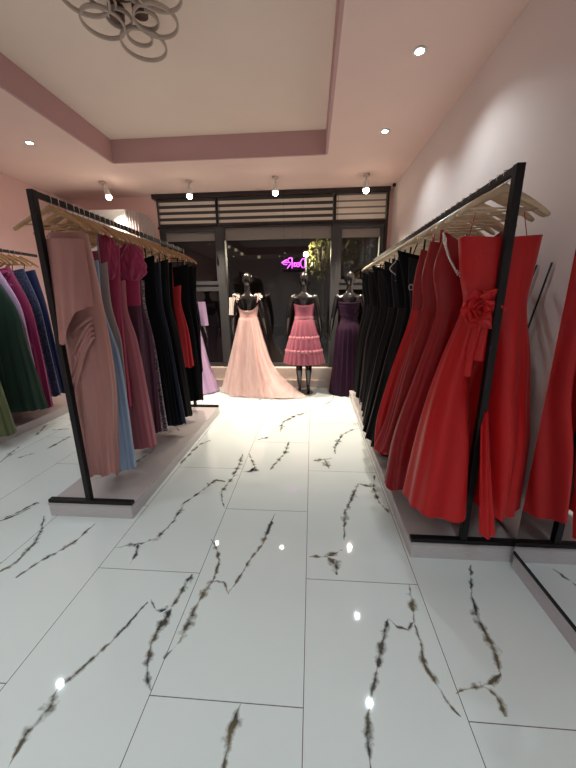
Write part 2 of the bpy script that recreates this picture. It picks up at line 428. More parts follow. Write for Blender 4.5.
for x, y in ((-.95, -.9), (.7, -.3), (-2.95, 1.2), (-2.95, -.3), (-1.2, -1.6), (-2.95, -1.6), (.7, -1.6)):
    downlight(x, y, 'downlight in the ceiling behind the viewer', PD*1.4)

SP = [(.70, 4.85, .02, .12), (-.506, 4.82, 0, .12), (-1.70, 4.84, -.0, .12), (-2.90, 4.78, .35, .1)]
SPL = ['rightmost small white ceiling spotlight beside the right blind', 'small white ceiling spotlight above the tiered pink dress', 'small white ceiling spotlight in front of the left blind', 'tilted white ceiling spotlight in the far left corner']
def track_spot(x, y, tx, ty, lb, target, power):
    t = empty('ceiling_spotlight', (x, y, ZC)); tag(t, lb, 'spotlight', 'spotlights in front of the shop window')
    MB().cone((0, 0), .045, .045, -.022, 0, 28).build('ceiling_mount', m_cream, t, False)
    MB().tube([(0, 0, -.02), (0, 0, -.06), (tx*.1, 0, -.085)], .008, 8).build('stem', m_cream, t, True)
    d = Vector((target[0]-x, target[1]-y, target[2]-ZC)).normalized() if tx == 0 or True else 0
    d = Vector((tx, -.12, -1)).normalized()
    q = d.to_track_quat('-Z', 'Y').to_matrix().to_4x4()
    c = Vector((tx*.1, 0, -.085))
    h = MB(); h.cone((0, 0), .042, .030, -.10, 0, 28); h.b.transform(Matrix.Translation(c) @ q)
    h.build('lamp_housing', m_white, t, False)
    g = MB(); g.ball((0, 0, -.115), (.038, .038, .034)); g.b.transform(Matrix.Translation(c) @ q)
    g.build('bulb', m_bulb_warm, t, True)
    L = add_light('spotlight_lamp', 'SPOT', c + q.to_3x3() @ Vector((0, 0, -.17)), power, (1, .85, .68), .03, spot=math.radians(95), blend=.7, parent=t)
    dd = Vector(target) - (Vector((x, y, ZC)) + L.location)
    L.rotation_euler = dd.to_track_quat('-Z', 'Y').to_euler()
PS = 380
track_spot(*SP[0], SPL[0], (.5, 4.6, 0), PS)
track_spot(*SP[1], SPL[1], (-.35, 4.75, 0), PS)
track_spot(*SP[2], SPL[2], (-1.15, 4.8, 0), PS)
track_spot(*SP[3], SPL[3], (-2.6, 5.1, 1.2), PS*.45)

# cluster lamp of interlocking rings
lamp = empty('ring_ceiling_lamp', (-1.16, 2.30, ZT)); tag(lamp, 'unlit ceiling lamp of interlocking flat rings in the raised tray', 'ceiling lamp')
def lring(px, py, r, z, w=.0075, m=m_ring):
    x, y = onz(px, py, z)
    MB().ringtube((x-lamp.location.x, y-lamp.location.y, z-ZT), r, w, 56, 8, .015).build('ring', m, lamp, True)
for px, py, r in ((144, 45, .145), (103, 23, .125), (156, 21, .13), (84, -3, .13), (158, -8, .13), (122, -30, .14)):
    lring(px, py, r, ZT-.13)
for px, py, r in ((119, 18, .088), (140, 37, .092), (146, 20, .088), (102, -1, .085), (140, -6, .085), (124, -14, .09)):
    lring(px, py, r*.85, ZT-.09, .007)
MB().cone((0, 0), .15, .17, -.04, 0, 40).build('ceiling_plate', m_ringdark, lamp)
for hx, hy in ((.07, .16), (-.09, .17)): MB().cone((hx, hy), .045, .05, -.10, -.04, 24).build('lamp_hub', m_ringdark, lamp)

# ------------------------------------------------------------------ fitting cubicle at the back left
t = empty('fitting_room_partition', (-2.9, 5.0, 0)); tag(t, 'tall white fitting room panel behind the left rack', 'partition')
MB().box(-.75, .16, -.02, .02, 0, 2.76, .006).build('panel', m_white, t)
cu = MB(); rows = []
NZ = 12
path = []
for i in range(60):
    s = i/59
    x = -.0 + .30*min(1, s*1.2) ; 
    a = s*PI*.5
    path.append((.16 + .24*math.sin(a), .0 + .38*(1-math.cos(a))))
for k in range(NZ+1):
    z = .05 + (2.74-.05)*k/NZ
    rows.append([(p[0] + .014*math.sin(i*1.25), p[1] + .014*math.cos(i*1.25), z - (.12*max(0, (i-30)/29)**2 if k == NZ else 0)) for i, p in enumerate(path)])
cu.loft(rows, close=False)
m_curt = fabric('rose_grey_curtain_cloth', (.52, .43, .42))
o = cu.build('curtain', m_curt, smooth=True); tag(o, 'pleated rose grey curtain hanging beside the white fitting room panel', 'curtain')
o.data.transform(Matrix.Translation((0, 0, 0))); o.location = (-2.9, 5.0, 0)

# ------------------------------------------------------------------ clothes racks
def marble_box(name, x0, x1, y0, y1, z0, z1, m_top, veins=(), parent=None):
    b = bmesh.new(); lay = b.verts.layers.float.new('vein')
    t = bmesh.new()
    vs = [b.verts.new((x, y, z)) for x in (x0, x1) for y in (y0, y1) for z in (z0, z1)]
    for f in ((0, 1, 3, 2), (4, 6, 7, 5), (0, 4, 5, 1), (2, 3, 7, 6), (0, 2, 6, 4), (1, 5, 7, 3)): b.faces.new([vs[i] for i in f])
    bmesh.ops.recalc_face_normals(b, faces=b.faces[:])
    for i, pts in enumerate(veins): ribbon(b, lay, pts, z1 + .0003 + .00003*i, seed=i+31, w0=.013)
    for f in b.faces:
        if len(f.verts) == 4 and abs(f.normal.z) > .9 and all(v.co.z > z1 for v in f.verts) and f.normal.z < 0: f.normal_flip()
    t.free()
    me = bpy.data.meshes.new(name); b.to_mesh(me); b.free()
    return link(name, me, m_top, parent, False)
ZR = 2.04
def rack(x, x0, x1, y0, y1, zr, lb, plat_lb, rear_from=None, gname='clothes_rack'):
    pl = empty('display_platform', ((x0+x1)/2, y0, 0)); tag(pl, plat_lb, 'platform', 'low marble platforms under the racks')
    cxp = (x0+x1)/2
    marble_box('platform_top', x0-cxp, x1-cxp, 0, y1-y0, .088, .1, m_plat, [[(-.2, .3), (-.05, .45), (.05, .8), (.0, 1.0)], [(.1, 1.3), (-.1, 1.6), (-.12, 2.0)]], pl)
    MB().box(x0-cxp+.003, x1-cxp-.003, .003, y1-y0-.003, 0, .088, .002).build('platform_side', m_strip, pl)
    t = empty(gname, (x, y0, .1)); tag(t, lb, 'clothes rack', 'black square-tube clothes racks')
    L = y1-y0; w = .0175
    for yy in (.03, L-.05):
        MB().box(-w, w, yy-w, yy+w, .025, zr-.1-.0, .002).build('post', m_black, t)
        MB().box(x0-x, x1-x, yy-.022, yy+.015, 0, .025, .002).build('foot_bar', m_black, t)
    MB().box(-.011, .011, .03+w, L-.05-w, zr-.1-.032, zr-.1, .001).build('hanging_rail', m_black, t)
    return t
rack(-1.528, -1.82, -1.215, 1.815, 3.98, 2.045, 'black clothes rack on the left platform, full of mixed colour dresses', 'low marble platform under the left black rack')
rack(.872, .58, 1.17, 1.585, 4.90, 2.0, 'black clothes rack on the right platform, full of red and black gowns', 'low marble platform under the right black rack')

# wall rack, far left
wr_x = -3.62
pl = empty('display_platform', (-3.62, 1.0, 0)); tag(pl, 'low pale platform along the pink left wall', 'platform', 'low marble platforms under the racks')
marble_box('platform_top', -.33, .33, 0, 3.6, .088, .1, m_plat, [[(.0, 2.3), (.12, 2.6), (.2, 2.7)]], pl)
MB().box(-.327, .327, .003, 3.597, 0, .088, .002).build('platform_side', m_strip, pl)
t = empty('wall_rail', (wr_x, 1.2, 2.06)); tag(t, 'black hanging rail along the pink left wall above green and blue gowns', 'clothes rail')
MB().box(-.011, .011, 0, 3.05, -.032, 0, .001).build('rail_bar', m_black, t)
for yy in (.2, 1.6, 2.6):
    MB().box(XL-wr_x+.001, -.011, yy-.012, yy+.012, -.026, -.006).box(XL-wr_x+.001, XL-wr_x+.012, yy-.03, yy+.03, -.05, .02).build('wall_bracket', m_black, t)

# mirror standing on its own low ledge against the right wall
t = empty('wall_mirror', (1.15, -1.0, 0)); tag(t, 'tall wall mirror with a thin black edge, right of the red gowns', 'mirror')
MB().box(-.028, .048, 0, 2.55, 0, .088, .001).build('mirror_plinth', m_strip, t)
MB().box(-.032, .048, 0, 2.555, .088, .104).build('frame_rail', m_black, t)
MB().box(-.030, .048, 0, 2.555, 2.0, 2.012).build('frame_rail', m_black, t)
MB().box(-.028, .04, .0, 2.555, .104, 2.0).build('mirror_glass', m_mirror, t)

# two slim dark tubes slanting along the right wall
for i, (y, lb) in enumerate(((1.90, 'farther of two thin dark lines slanting along the wall behind the red gowns'), (1.79, 'nearer of two thin dark lines slanting along the wall behind the red gowns'))):
    tag(MB().tube([(1.165, y+(.55 if i == 0 else .38), .104), (1.193, y, 1.62)], [.006, .0045], 8).build('thin_dark_line', m_black, smooth=True), lb, 'dark_line', 'dark lines behind the red gowns')

# ------------------------------------------------------------------ hangers
def hanger_proto(mw, name='wooden_hanger'):
    t = empty(name)
    b = MB(); N = 22; rings = []
    for i in range(N+1):
        s = -1 + 2*i/N; a = abs(s)
        x = .212*s; z = -.075 - .018*a - .085*a**1.6 + (.012*(1-a*5) if a < .2 else 0)
        h = .019 - .004*a; th = .007 + .006*a**2
        y = -.012*a**2
        rings.append([(x, y+th*math.cos(p), z + h*math.sin(p)*(1 if a < .97 else .6)) for p in [2*PI*k/10 for k in range(10)]])
    vs = b.loft(rings); b.b.faces.new(vs[0][::-1]); b.b.faces.new(vs[-1])
    b.build('hanger_arms', mw, t, True)
    MB().tube([(-.175, -.01, -.152), (.175, -.01, -.152)], .0045, 8).build('trouser_bar', mw, t, True)
    MB().tube([(0, 0, -.07), (0, 0, -.045), (.007, 0, -.04), (.0165, 0, -.034), (.0165, 0, .004), (.008, 0, .0055), (-.008, 0, .0055), (-.0165, 0, .004), (-.0165, 0, -.018)], .0022, 6).build('hook', m_chrome, t, True)
    return t
hang_tan = hanger_proto(m_wood); hang_pale = hanger_proto(m_wood_pale)
used = {}
def hanger(x, y, z, rz, lb, grp, pale=False):
    p = hang_pale if pale else hang_tan
    o = p if id(p) not in used else copy_tree(p)
    used[id(p)] = 1
    o.location = (x, y, z); o.rotation_euler = (0, 0, rz)
    tag(o, lb, 'hanger', grp); return o

# ------------------------------------------------------------------ gowns
def smooth_interp(zs, vals, z):
    # monotone-ish cubic through section values (zs descending)
    zs = list(zs); n = len(zs)
    for i in range(n-1):
        if z >= zs[i+1] or i == n-2:
            t = (zs[i]-z)/(zs[i]-zs[i+1]); t = min(1, max(0, t))
            p1, p2 = vals[i], vals[i+1]
            m1 = 0 if i == 0 else (vals[i+1]-vals[i-1])/(zs[i-1]-zs[i+1])*(zs[i]-zs[i+1])
            m2 = (p2-p1) if i == n-2 else (vals[i+2]-vals[i])/(zs[i]-zs[i+2])*(zs[i]-zs[i+1])
            if i == 0: m1 = (p2-p1)
            return (2*t**3-3*t**2+1)*p1 + (t**3-2*t**2+t)*m1 + (-2*t**3+3*t**2)*p2 + (t**3-t**2)*m2
def gown(name, origin, secs, m_bod, m_skirt, waist, label, cat='dress', group=None, k=9, amp=.03, seed=1, dip=.0, dip_back=None,
         hem=.01, N=120, NR=46, p=.85, swirl=.0, folds_top=.0, strap=None, strapz=1.87, strapx=(-.10, .10), straptop=None, rz=0, flat=1.0, groove=None):
    """secs: (z, x_left, x_right, half depth, y centre) measured from the origin, from the neckline down to the hem"""
    rnd = random.Random(seed); ph = [rnd.uniform(0, 6.28) for _ in range(6)]
    zs = [s[0] for s in secs]; zt, zb = zs[0], zs[-1]
    root = empty(name, origin, rz); tag(root, label, cat, group)
    def ring(z):
        xl, xr, d, yc = [smooth_interp(zs, [s[j] for s in secs], z) for j in (1, 2, 3, 4)]
        cx = (xl+xr)/2; hw = (xr-xl)/2
        u = max(0, min(1, (waist-z)/(waist-zb))) if z < waist else 0
        A = amp*(u**.8) + folds_top
        pts = []
        tz = (zt-z)/(zt-zb)
        for i in range(N):
            a = 2*PI*i/N; c, s = math.cos(a), math.sin(a)
            X = cx + hw*math.copysign(abs(c)**p, c); Y = yc + d*math.copysign(abs(s)**p, s)
            w = k*a + ph[0] + swirl*tz + .5*math.sin(2*a+ph[1]) 
            f = math.sin(w) + .45*math.sin((2*k+1)*a + ph[2] + swirl*.7*tz) + .3*math.sin((k-4)*a + ph[3]+3*tz)
            dd = A*f
            X += dd*c*.55; Y += dd*s
            if groove and s < 0: Y += groove[2]*min(1, u*2.2)*math.exp(-((X-groove[0]-.02*u)/groove[1])**2)*abs(s)
            zz = z
            top = max(0, 1 - (zt-z)/.30)
            if top > 0:
                dp = dip if s < 0 else (dip if dip_back is None else dip_back)
                zz = z - dp*top*(1-abs(c)**1.3)
            if u > 0: zz += hem*(u**6)*(math.sin(w) + .5*math.sin(3*a+ph[4]))
            pts.append((X, Y, zz))
        return pts
    nb = max(6, int(NR*(zt-waist)/(zt-zb)))
    zb_ = [zt + (waist-zt)*i/nb for i in range(nb+1)]; ns = NR-nb
    zs_ = [waist + (zb-waist)*i/ns for i in range(ns+1)]
    b = MB(); b.loft([ring(z) for z in zb_]); b.build('bodice', m_bod, root, True)
    b = MB(); b.loft([ring(z) for z in zs_]); b.build('skirt', m_skirt, root, True)
    if strap:
        r0 = ring(zt)
        for sx in strapx:
            q = min(r0, key=lambda v: abs(v[0]-(secs[0][1]+secs[0][2])/2-sx*1.0) + (0 if v[1] <= secs[0][4] else .02))
            MB().tube([(q[0], q[1], q[2]-.01), ((q[0]+sx)/2, q[1]*.5, (q[2]+strapz)/2), (sx if straptop is None else straptop*math.copysign(1, sx), 0, strapz)], strap, 6, flat=.4).build('strap', m_bod, root, True)
    return root

F_ = fabric
m_rose_beige = F_('dusty_rose_satin', (.40, .185, .165), rough=.45)
m_ltblue = F_('light_blue_satin', (.22, .30, .43), rough=.4)
m_greige = F_('silver_taupe_cloth', (.30, .235, .225), rough=.5)
m_crimson_pink = F_('crimson_pink_organza', (.33, .028, .085), rough=.5)
m_rosepink = F_('rose_pink_satin', (.36, .105, .135), rough=.38)
m_magenta = F_('raspberry_pink_cloth', (.36, .03, .10), rough=.45)
m_plum = F_('plum_cloth', (.075, .022, .045), rough=.5)
m_seq = sequin('violet_grey_sequins', (.04, .03, .045), (.55, .42, .5))
m_blackc = F_('black_crepe', (.0035, .0035, .0045), rough=.8, sheen=0., spec=.12)
m_navyblk = F_('midnight_navy_satin', (.006, .010, .024), rough=.45, sheen=0., spec=.25)
m_blksatin = F_('black_satin', (.005, .004, .005), rough=.5, sheen=0., spec=.2)
m_redpanel = F_('red_crepe', (.42, .012, .018), rough=.5)
m_red = F_('bright_red_satin', (.46, .007, .009), rough=.42, sheen=.05, sheencol=(1, .4, .4))
m_red2 = F_('crimson_satin', (.26, .005, .009), rough=.42, sheen=.04, sheencol=(1, .3, .3))
m_redtulle = tulle_mat('red_tulle', (.34, .007, .010), .8)
m_lilac = F_('lilac_satin', (.46, .31, .50), rough=.35)
m_green = F_('deep_green_tulle', (.010, .035, .022), rough=.7)
m_olive = F_('olive_green_satin', (.10, .12, .045), rough=.4)
m_fuch = F_('fuchsia_ruffle_cloth', (.24, .016, .085), rough=.5)
m_navyseq = sequin('navy_sequins', (.008, .014, .055), (.12, .18, .36))
m_navy = F_('royal_navy_satin', (.009, .017, .075), rough=.4)
m_bead = mat('crystal_beads', (.85, .82, .8), rough=.1, metal=.6)

# ---- left rack
XL_R, ZHL = -1.528, 2.045
LG = 'dresses hanging on the left black rack'; LHG = 'wooden hangers on the left black rack'
def side_gown(Y, top, mid, hem, mb_, ms, label, hemz=None, topw=.19, hd=.055, seed=1, name='evening_dress', k=7, amp=.018, halfleft=None, strap=.006, dip=.04, waist=1.42, hlabel=None, rz=0., htop=None, rot=0.):
    """a dress on the left rack whose aisle-side outline was measured at top, mid and hem"""
    xt, zt = ony(*top, Y); xm, zm = ony(*mid, Y); xh, zh = ony(*hem, Y)
    xt -= XL_R; xm -= XL_R; xh -= XL_R
    zt = min(zt, 1.83)
    if hemz is not None: zh = hemz
    zh = max(zh, .125)
    L = lambda v: -(halfleft if halfleft else max(.10, min(abs(v), .22)))
    zw = waist
    xw = min(xt, xm)*.92
    secs = [(zt, L(xt)*.9, xt, hd*.7, 0)]
    if zt - zw > .12: secs.append((zw, L(xw)*.8, xw, hd*.75, 0))
    if zm < zw-.05: secs.append((zm, L(xm), xm, hd, 0))
    secs.append((zh, L(xh), xh, hd*1.25, 0))
    g = gown(name, (XL_R, Y, 0), secs, mb_, ms, min(zw, zt-.1), label, group=LG, k=k, amp=amp, seed=seed, dip=dip, strap=strap, strapz=1.885, strapx=(-.11, .11), rz=rot)
    hanger(XL_R, Y, ZHL, rz, hlabel or 'wooden hanger holding the ' + label.split(' dress')[0].split(' gown')[0] + ' dress on the left rack', LHG)
    return g
# foremost: draped dusty rose dress, seen whole
g = gown('evening_dress', (XL_R, 1.965, 0), [(1.845, -.04, .195, .045, 0), (1.62, -.035, .21, .06, 0), (1.42, -.05, .22, .07, 0), (1.2, -.045, .225, .075, 0), (.9, -.05, .22, .07, 0), (.55, -.06, .178, .065, 0), (.27, -.075, .150, .06, 0)],
         m_rose_beige, m_rose_beige, 1.36, 'dusty rose one-shoulder draped dress at the front of the left rack', group=LG, k=6, amp=.022, seed=5, dip=.0, hem=.02, swirl=1.5)
# asymmetric draped peplum over the bodice
b = MB(); rows = []
for r in range(15):
    s = r/14
    row = []
    for i in range(41):
        a = PI + PI*i/40
        c, sn = math.cos(a), math.sin(a); u = (c+1)/2
        low = 1.24 + .18*u**1.5 - .10*math.exp(-((u-.30)/.22)**2) + .05*math.sin(u*3)
        z = 1.80 - (1.80-low)*s
        xc = .097; hw = .114 + .010*s
        row.append((xc + hw*c, -.058 - .02*s + .062*sn*(1+.25*s) + .007*math.sin(10*a*1+3*s)*s, z))
    rows.append(row)
b.loft(rows, close=False); b.build('draped_overlay', m_rose_beige, g, True)
b = MB()
for j in range(5):
    pts = []
    for i in range(14):
        s = i/13; pts.append((.20 - .03*j*s - .14*s*s, -.085 - .01*math.sin(PI*s) , 1.36 - .03*j - (.06+.07*j)*s*s*1.6))
    b.tube(pts, [.004+.008*math.sin(PI*min(1, .15+.8*i/13)) for i in range(14)], 8)
b.build('waist_pleats', m_rose_beige, g, True)
hanger(XL_R+.0, 1.955, ZHL, .12, 'foremost wooden hanger on the left rack, above the dusty rose dress', LHG)
hanger(XL_R, 2.02, ZHL, -.25, 'second wooden hanger from the front of the left rack, turned askew', LHG)

side_gown(2.08, (98, 260), (120, 358), (136, 468), m_ltblue, m_ltblue, 'light blue satin dress behind the dusty rose one', seed=11, hd=.04, halfleft=.10)
side_gown(2.19, (107, 262), (122, 345), (133, 478), m_greige, m_greige, 'silver taupe dress between the light blue and rose pink ones', seed=12, hd=.035, hemz=.2)
side_gown(2.29, (119, 240), (122, 300), (130, 408), m_crimson_pink, m_crimson_pink, 'crimson pink ruffle-necked dress on the left rack', seed=13, hd=.035)
side_gown(2.40, (125, 280), (137, 342), (156, 446), m_rosepink, m_rosepink, 'rose pink satin dress with a long plain skirt', seed=14, hd=.05, waist=1.38, amp=.012)
gm = side_gown(2.52, (138, 255), (142, 300), (150, 425), m_magenta, m_plum, 'raspberry pink dress with a puffed ruffle shoulder', seed=15, hd=.035)
side_gown(2.61, (141, 270), (152, 335), (161, 432), m_plum, m_plum, 'plain plum dress beside the sequinned one', seed=16, hd=.035)
side_gown(2.70, (144, 280), (155, 345), (168, 430), m_seq, m_seq, 'violet grey sequinned dress on the left rack', seed=17, hd=.04)
side_gown(2.82, (154, 253), (164, 330), (178, 424), m_blackc, m_blackc, 'nearest black dress on the left rack, beside the sequinned one', seed=18, hd=.04)
side_gown(2.94, (160, 262), (170, 335), (186, 424), m_navyblk, m_navyblk, 'midnight navy satin dress among the black ones', seed=19, hd=.045)
side_gown(3.08, (168, 258), (179, 335), (192, 416), m_blksatin, m_blksatin, 'black satin gown in front of the red crepe dress', seed=20, hd=.04)
side_gown(3.34, (181, 285), (188, 330), (193, 367), m_redpanel, m_redpanel, 'short red crepe dress between black gowns', seed=21, hd=.04)
side_gown(3.20, (172, 262), (178, 335), (182, 412), m_blackc, m_blackc, 'slim black gown touching the red crepe dress', seed=22, hd=.03)
side_gown(3.50, (188, 262), (195, 335), (203, 400), m_blackc, m_blackc, 'long black gown just beyond the red crepe dress', seed=23, hd=.04)
side_gown(3.66, (193, 258), (199, 330), (203, 372), m_blackc, m_blackc, 'shorter black lace dress near the far end of the left rack', seed=24, hd=.04)
side_gown(3.80, (196, 262), (200, 330), (203, 398), m_blksatin, m_blackc, 'last black dress at the far end of the left rack', seed=25, hd=.035)
for i, y in enumerate((2.145, 2.24, 2.345, 2.46, 2.565, 2.655, 2.76, 2.88, 3.01)):
    hanger(XL_R + random.uniform(-.0, .0), y, ZHL, random.uniform(-.2, .2), 'bare wooden hanger squeezed between the dresses on the left rack', 'spare hangers on the left rack')

# ruffles: puffed collar pieces on the crimson and raspberry dresses
def ruffle(parent, cx, cy, cz, rx, ry, rz_, m, seed, name='ruffle', k=7):
    rnd = random.Random(seed); b = MB(); rows = []
    ph = rnd.uniform(0, 6)
    for i in range(25):
        t_ = PI*i/24; row = []
        for j in range(48):
            a = 2*PI*j/48
            f = 1 + .22*math.sin(k*a + ph + 3.5*t_) + .12*math.sin((2*k+3)*a+ph-4*t_) + .15*math.sin(3*t_+2*a)
            row.append((cx + rx*math.sin(t_)*math.cos(a)*f, cy + ry*math.sin(t_)*math.sin(a)*f, cz + rz_*math.cos(t_)))
        rows.append(row)
    b.loft(rows); b.build(name, m, parent, True)
for ch in COL.objects:
    pass
cr = [o for o in COL.objects if o.get('label', '').startswith('crimson pink ruffle')][0]
ruffle(cr, .12, -.03, 1.77, .055, .045, .17, m_crimson_pink, 3, k=5)

ruffle(gm, .15, -.02, 1.74, .095, .055, .135, m_magenta, 5, 'puff_sleeve')


# ---- right rack
XR_R, ZHR = .872, 2.0
RG = 'gowns hanging on the right black rack'; RHG = 'pale wooden hangers on the right black rack'
g = gown('ball_gown', (XR_R, 1.735, 0), [(1.735, -.168, .205, .075, -.01), (1.55, -.135, .190, .085, -.01), (1.42, -.105, .185, .085, -.01), (1.15, -.175, .245, .10, -.01), (.95, -.225, .265, .12, -.02), (.7, -.28, .27, .16, -.06), (.345, -.335, .248, .18, -.10)],
         m_red, m_red, 1.42, 'bright red strapless satin ball gown at the front of the right rack', group=RG, k=5, amp=.027, seed=3, dip=.015, dip_back=.0, hem=.014, N=220, NR=60, groove=(-.005, .055, .20), folds_top=.002)
# a separate hanging panel of the skirt, lower than the hem
b = MB(); rows = []
for r in range(20):
    s = r/19; z = .90 - .605*s; row = []
    for i in range(15):
        u = i/14 - .5
        row.append((.010 + .012*s + u*(.03+.055*s), -.115 - .175*s**1.1 - .03*math.cos(u*PI) + .010*math.sin(u*14), z + .006*math.sin(u*9)))
    rows.append(row)
b.loft(rows, close=False); b.build('loose_panel', m_red, g, True)
# fabric rose at the waist: rolled petals round a centre
b = MB(); rc = Vector((-.068, -.112, 1.40))
rnd = random.Random(4)
for ringi, (n, rr, tilt, sz) in enumerate(((3, .010, 1.25, .026), (4, .024, .95, .036), (5, .040, .65, .046), (6, .054, .35, .050))):
    for j in range(n):
        a = 2*PI*j/n + ringi*.7
        rad = Vector((math.cos(a), 0, math.sin(a))); tan = Vector((-math.sin(a), 0, math.cos(a)))
        out = (rad*math.cos(tilt) + Vector((0, -1, 0))*math.sin(tilt))
        rows = []
        for p_ in range(7):
            v = p_/6; row = []
            for q_ in range(9):
                u = q_/8*2-1
                wv = sz*math.sin(PI*(.18+.72*v))
                curl = .010*v*v
                P = rc + rad*rr*.8 + tan*u*wv*.95 + out*sz*1.1*v*(1-.25*u*u) - Vector((0, -1, 0))*(.5*sz*u*u*(1-.5*v)) + rad*curl
                row.append(P)
            rows.append(row)
        b.loft(rows, close=False)
b.build('fabric_rose', m_red, g, True, recalc=False)
b = MB()   # sash tails under the rose
for sx, ln in ((-.02, .30), (.03, .22)):
    rows = []
    for r in range(12):
        s = r/11
        rows.append([(rc.x + sx + (i/6-.5)*(.04+.05*s) - .02*s, rc.y+.012 - .012*math.sin(i*1.7) - .004, rc.z-.03-ln*s) for i in range(7)])
    b.loft(rows, close=False)
b.build('sash_tail', m_red, g, True)
MB().tube([(-.12, 0, 1.73), (-.11, 0, 1.79), (-.10, 0, 1.845)], .002, 5).build('hanging_loop', m_red, g, True)
MB().tube([(.15, 0, 1.73), (.13, 0, 1.80), (.12, 0, 1.84)], .002, 5).build('hanging_loop', m_red, g, True)
hanger(XR_R, 1.70, ZHR, .10, 'foremost pale wooden hanger on the right rack, sticking out over the red gown', RHG, True)
hanger(XR_R, 1.755, ZHR, -.06, 'second pale wooden hanger from the front of the right rack', RHG, True)
hanger(XR_R, 1.82, ZHR, .05, 'third pale wooden hanger from the front of the right rack', RHG, True)

g2 = gown('evening_gown', (XR_R, 1.96, 0), [(1.80, -.15, .15, .05, 0), (1.60, -.19, .19, .06, 0), (1.38, -.15, .16, .055, 0), (1.0, -.235, .22, .08, 0), (.6, -.33, .25, .09, 0), (.24, -.36, .27, .10, 0)],
          m_red2, m_red2, 1.38, 'crimson satin gown with a crystal beaded halter neck', group=RG, k=8, amp=.024, seed=8, dip=.09, hem=.015)
b = MB()
BP = [Vector(v) for v in ((-.170, -.052, 1.775), (-.166, -.055, 1.738), (-.137, -.060, 1.662), (-.092, -.066, 1.59), (-.011, -.070, 1.532), (.06, -.066, 1.575), (.11, -.060, 1.66), (.14, -.055, 1.74))]
for i in range(len(BP)-1):
    for q in range(7):
        v = BP[i].lerp(BP[i+1], q/7)
        for dx in (-.013, 0, .013): b.ball((v.x+dx*.6, v.y, v.z-dx), .0058, 6, 4)
b.build('beaded_neckline', m_bead, g2, True)
hanger(XR_R, 1.95, ZHR, .08, 'pale wooden hanger holding the crimson beaded gown', RHG, True)
g3 = gown('evening_gown', (XR_R, 2.12, 0), [(1.78, -.17, .15, .05, 0), (1.58, -.20, .19, .055, 0), (1.40, -.18, .15, .05, 0), (1.0, -.27, .22, .065, 0), (.6, -.35, .25, .075, 0), (.42, -.40, .26, .08, 0)],
          m_red2, m_redtulle, 1.40, 'red one-shoulder gown with a sheer tulle skirt', group=RG, k=10, amp=.022, seed=9, dip=.03, hem=.02, strap=.012, strapz=1.85, strapx=(-.11,))
gi = MB(); gi.loft([[(x, y, z) for x, y in [((-.04-.02*s)+(.16+.13*s)*math.cos(a), .045*math.sin(a)) for a in [2*PI*i/40 for i in range(40)]]] for s, z in [(0, 1.38), (.5, .9), (.9, .6), (1, .5)]]); gi.build('lining', m_red2, g3, True)
hanger(XR_R, 2.11, ZHR, -.08, 'pale wooden hanger holding the red tulle gown', RHG, True)
g4 = gown('evening_gown', (XR_R, 2.28, 0), [(1.76, -.17, .15, .045, 0), (1.55, -.20, .17, .05, 0), (1.36, -.20, .15, .05, 0), (1.0, -.29, .2, .06, 0), (.6, -.37, .23, .07, 0), (.33, -.375, .24, .075, 0)],
          m_red2, m_red, 1.38, 'deep red gown next to the black ones on the right rack', group=RG, k=9, amp=.02, seed=10, dip=.05, hem=.015, strap=.008, strapz=1.85)
hanger(XR_R, 2.27, ZHR, .1, 'pale wooden hanger holding the deep red gown', RHG, True)
BY = [2.44, 2.60, 2.76, 2.93, 3.10, 3.28, 3.47, 3.68, 3.90, 4.13, 4.37, 4.60]
HEMX = [-.33, -.39, -.42, -.41, -.38, -.36, -.34, -.32, -.30, -.31, -.30, -.27]
for i, y in enumerate(BY):
    hz = .22 if i < 5 else random.choice([.2, .3, .24])
    rnd = random.Random(i+50)
    xl = -.19 - rnd.uniform(0, .02)
    lb = 'black evening gown in the packed run of black gowns on the right rack'; grp = 'black gowns on the right rack'
    if i == 0: lb = 'nearest black gown on the right rack, against the deep red one'
    if i == 3: lb = 'black gown with a silver beaded cord at the neck'
    if i == 11: lb = 'last black gown at the far end of the right rack'; hz = .25
    gb = gown('evening_gown', (XR_R, y, 0), [(1.80 - (.07, 0, .05, .02, .09, .0)[i % 6], xl*(1 + .25*(i % 3 == 1)), .17, .045, 0), (1.58, xl*.95, .18, .05, 0), (1.36, xl*.8, .15, .05, 0), (.95, xl*1.15, .2, .06, 0), (hz, HEMX[i]*.9, .24, .075, 0)],
              m_blackc if i % 3 else m_blksatin, m_blackc if i % 2 else m_blksatin, 1.38, lb, group=grp, k=6 + i % 4, amp=.013, seed=i+60, dip=.05, hem=.012, N=90, NR=34, strap=.007, strapz=1.85)
    if i == 3:
        b = MB()
        for q in range(34):
            s = q/33; b.ball((xl - .012 + .028*math.sin(s*9) + .03*s, -.050, 1.80 - .20*s), .0042, 6, 4)
        b.build('beaded_cord', m_bead, gb, True)
    if i == 0:
        b = MB()
        for q in range(12):
            a = q*.55; b.ball((-.185 + .012*math.cos(a)*(1+.05*q), -.058, 1.53 + .018*math.sin(a)), .0042, 6, 4)
        b.build('beaded_brooch', m_bead, gb, True)
    if i == 0: hl = 'pale wooden hanger holding the nearest black gown'
    elif i == 11: hl = 'rearmost pale wooden hanger on the right rack'
    else: hl = 'pale wooden hanger in the packed run above the black gowns'
    hanger(XR_R, y-.01, ZHR, rnd.uniform(-.15, .15), hl, RHG if i in (0, 11) else 'pale hangers above the black gowns', True)
for i, y in enumerate((2.03, 2.19, 2.36, 2.52, 2.68, 2.85, 3.02, 3.19, 3.37, 3.57, 3.78)):
    hanger(XR_R, y, ZHR, random.uniform(-.2, .2), 'bare pale hanger squeezed between the gowns on the right rack', 'spare hangers on the right rack', True)

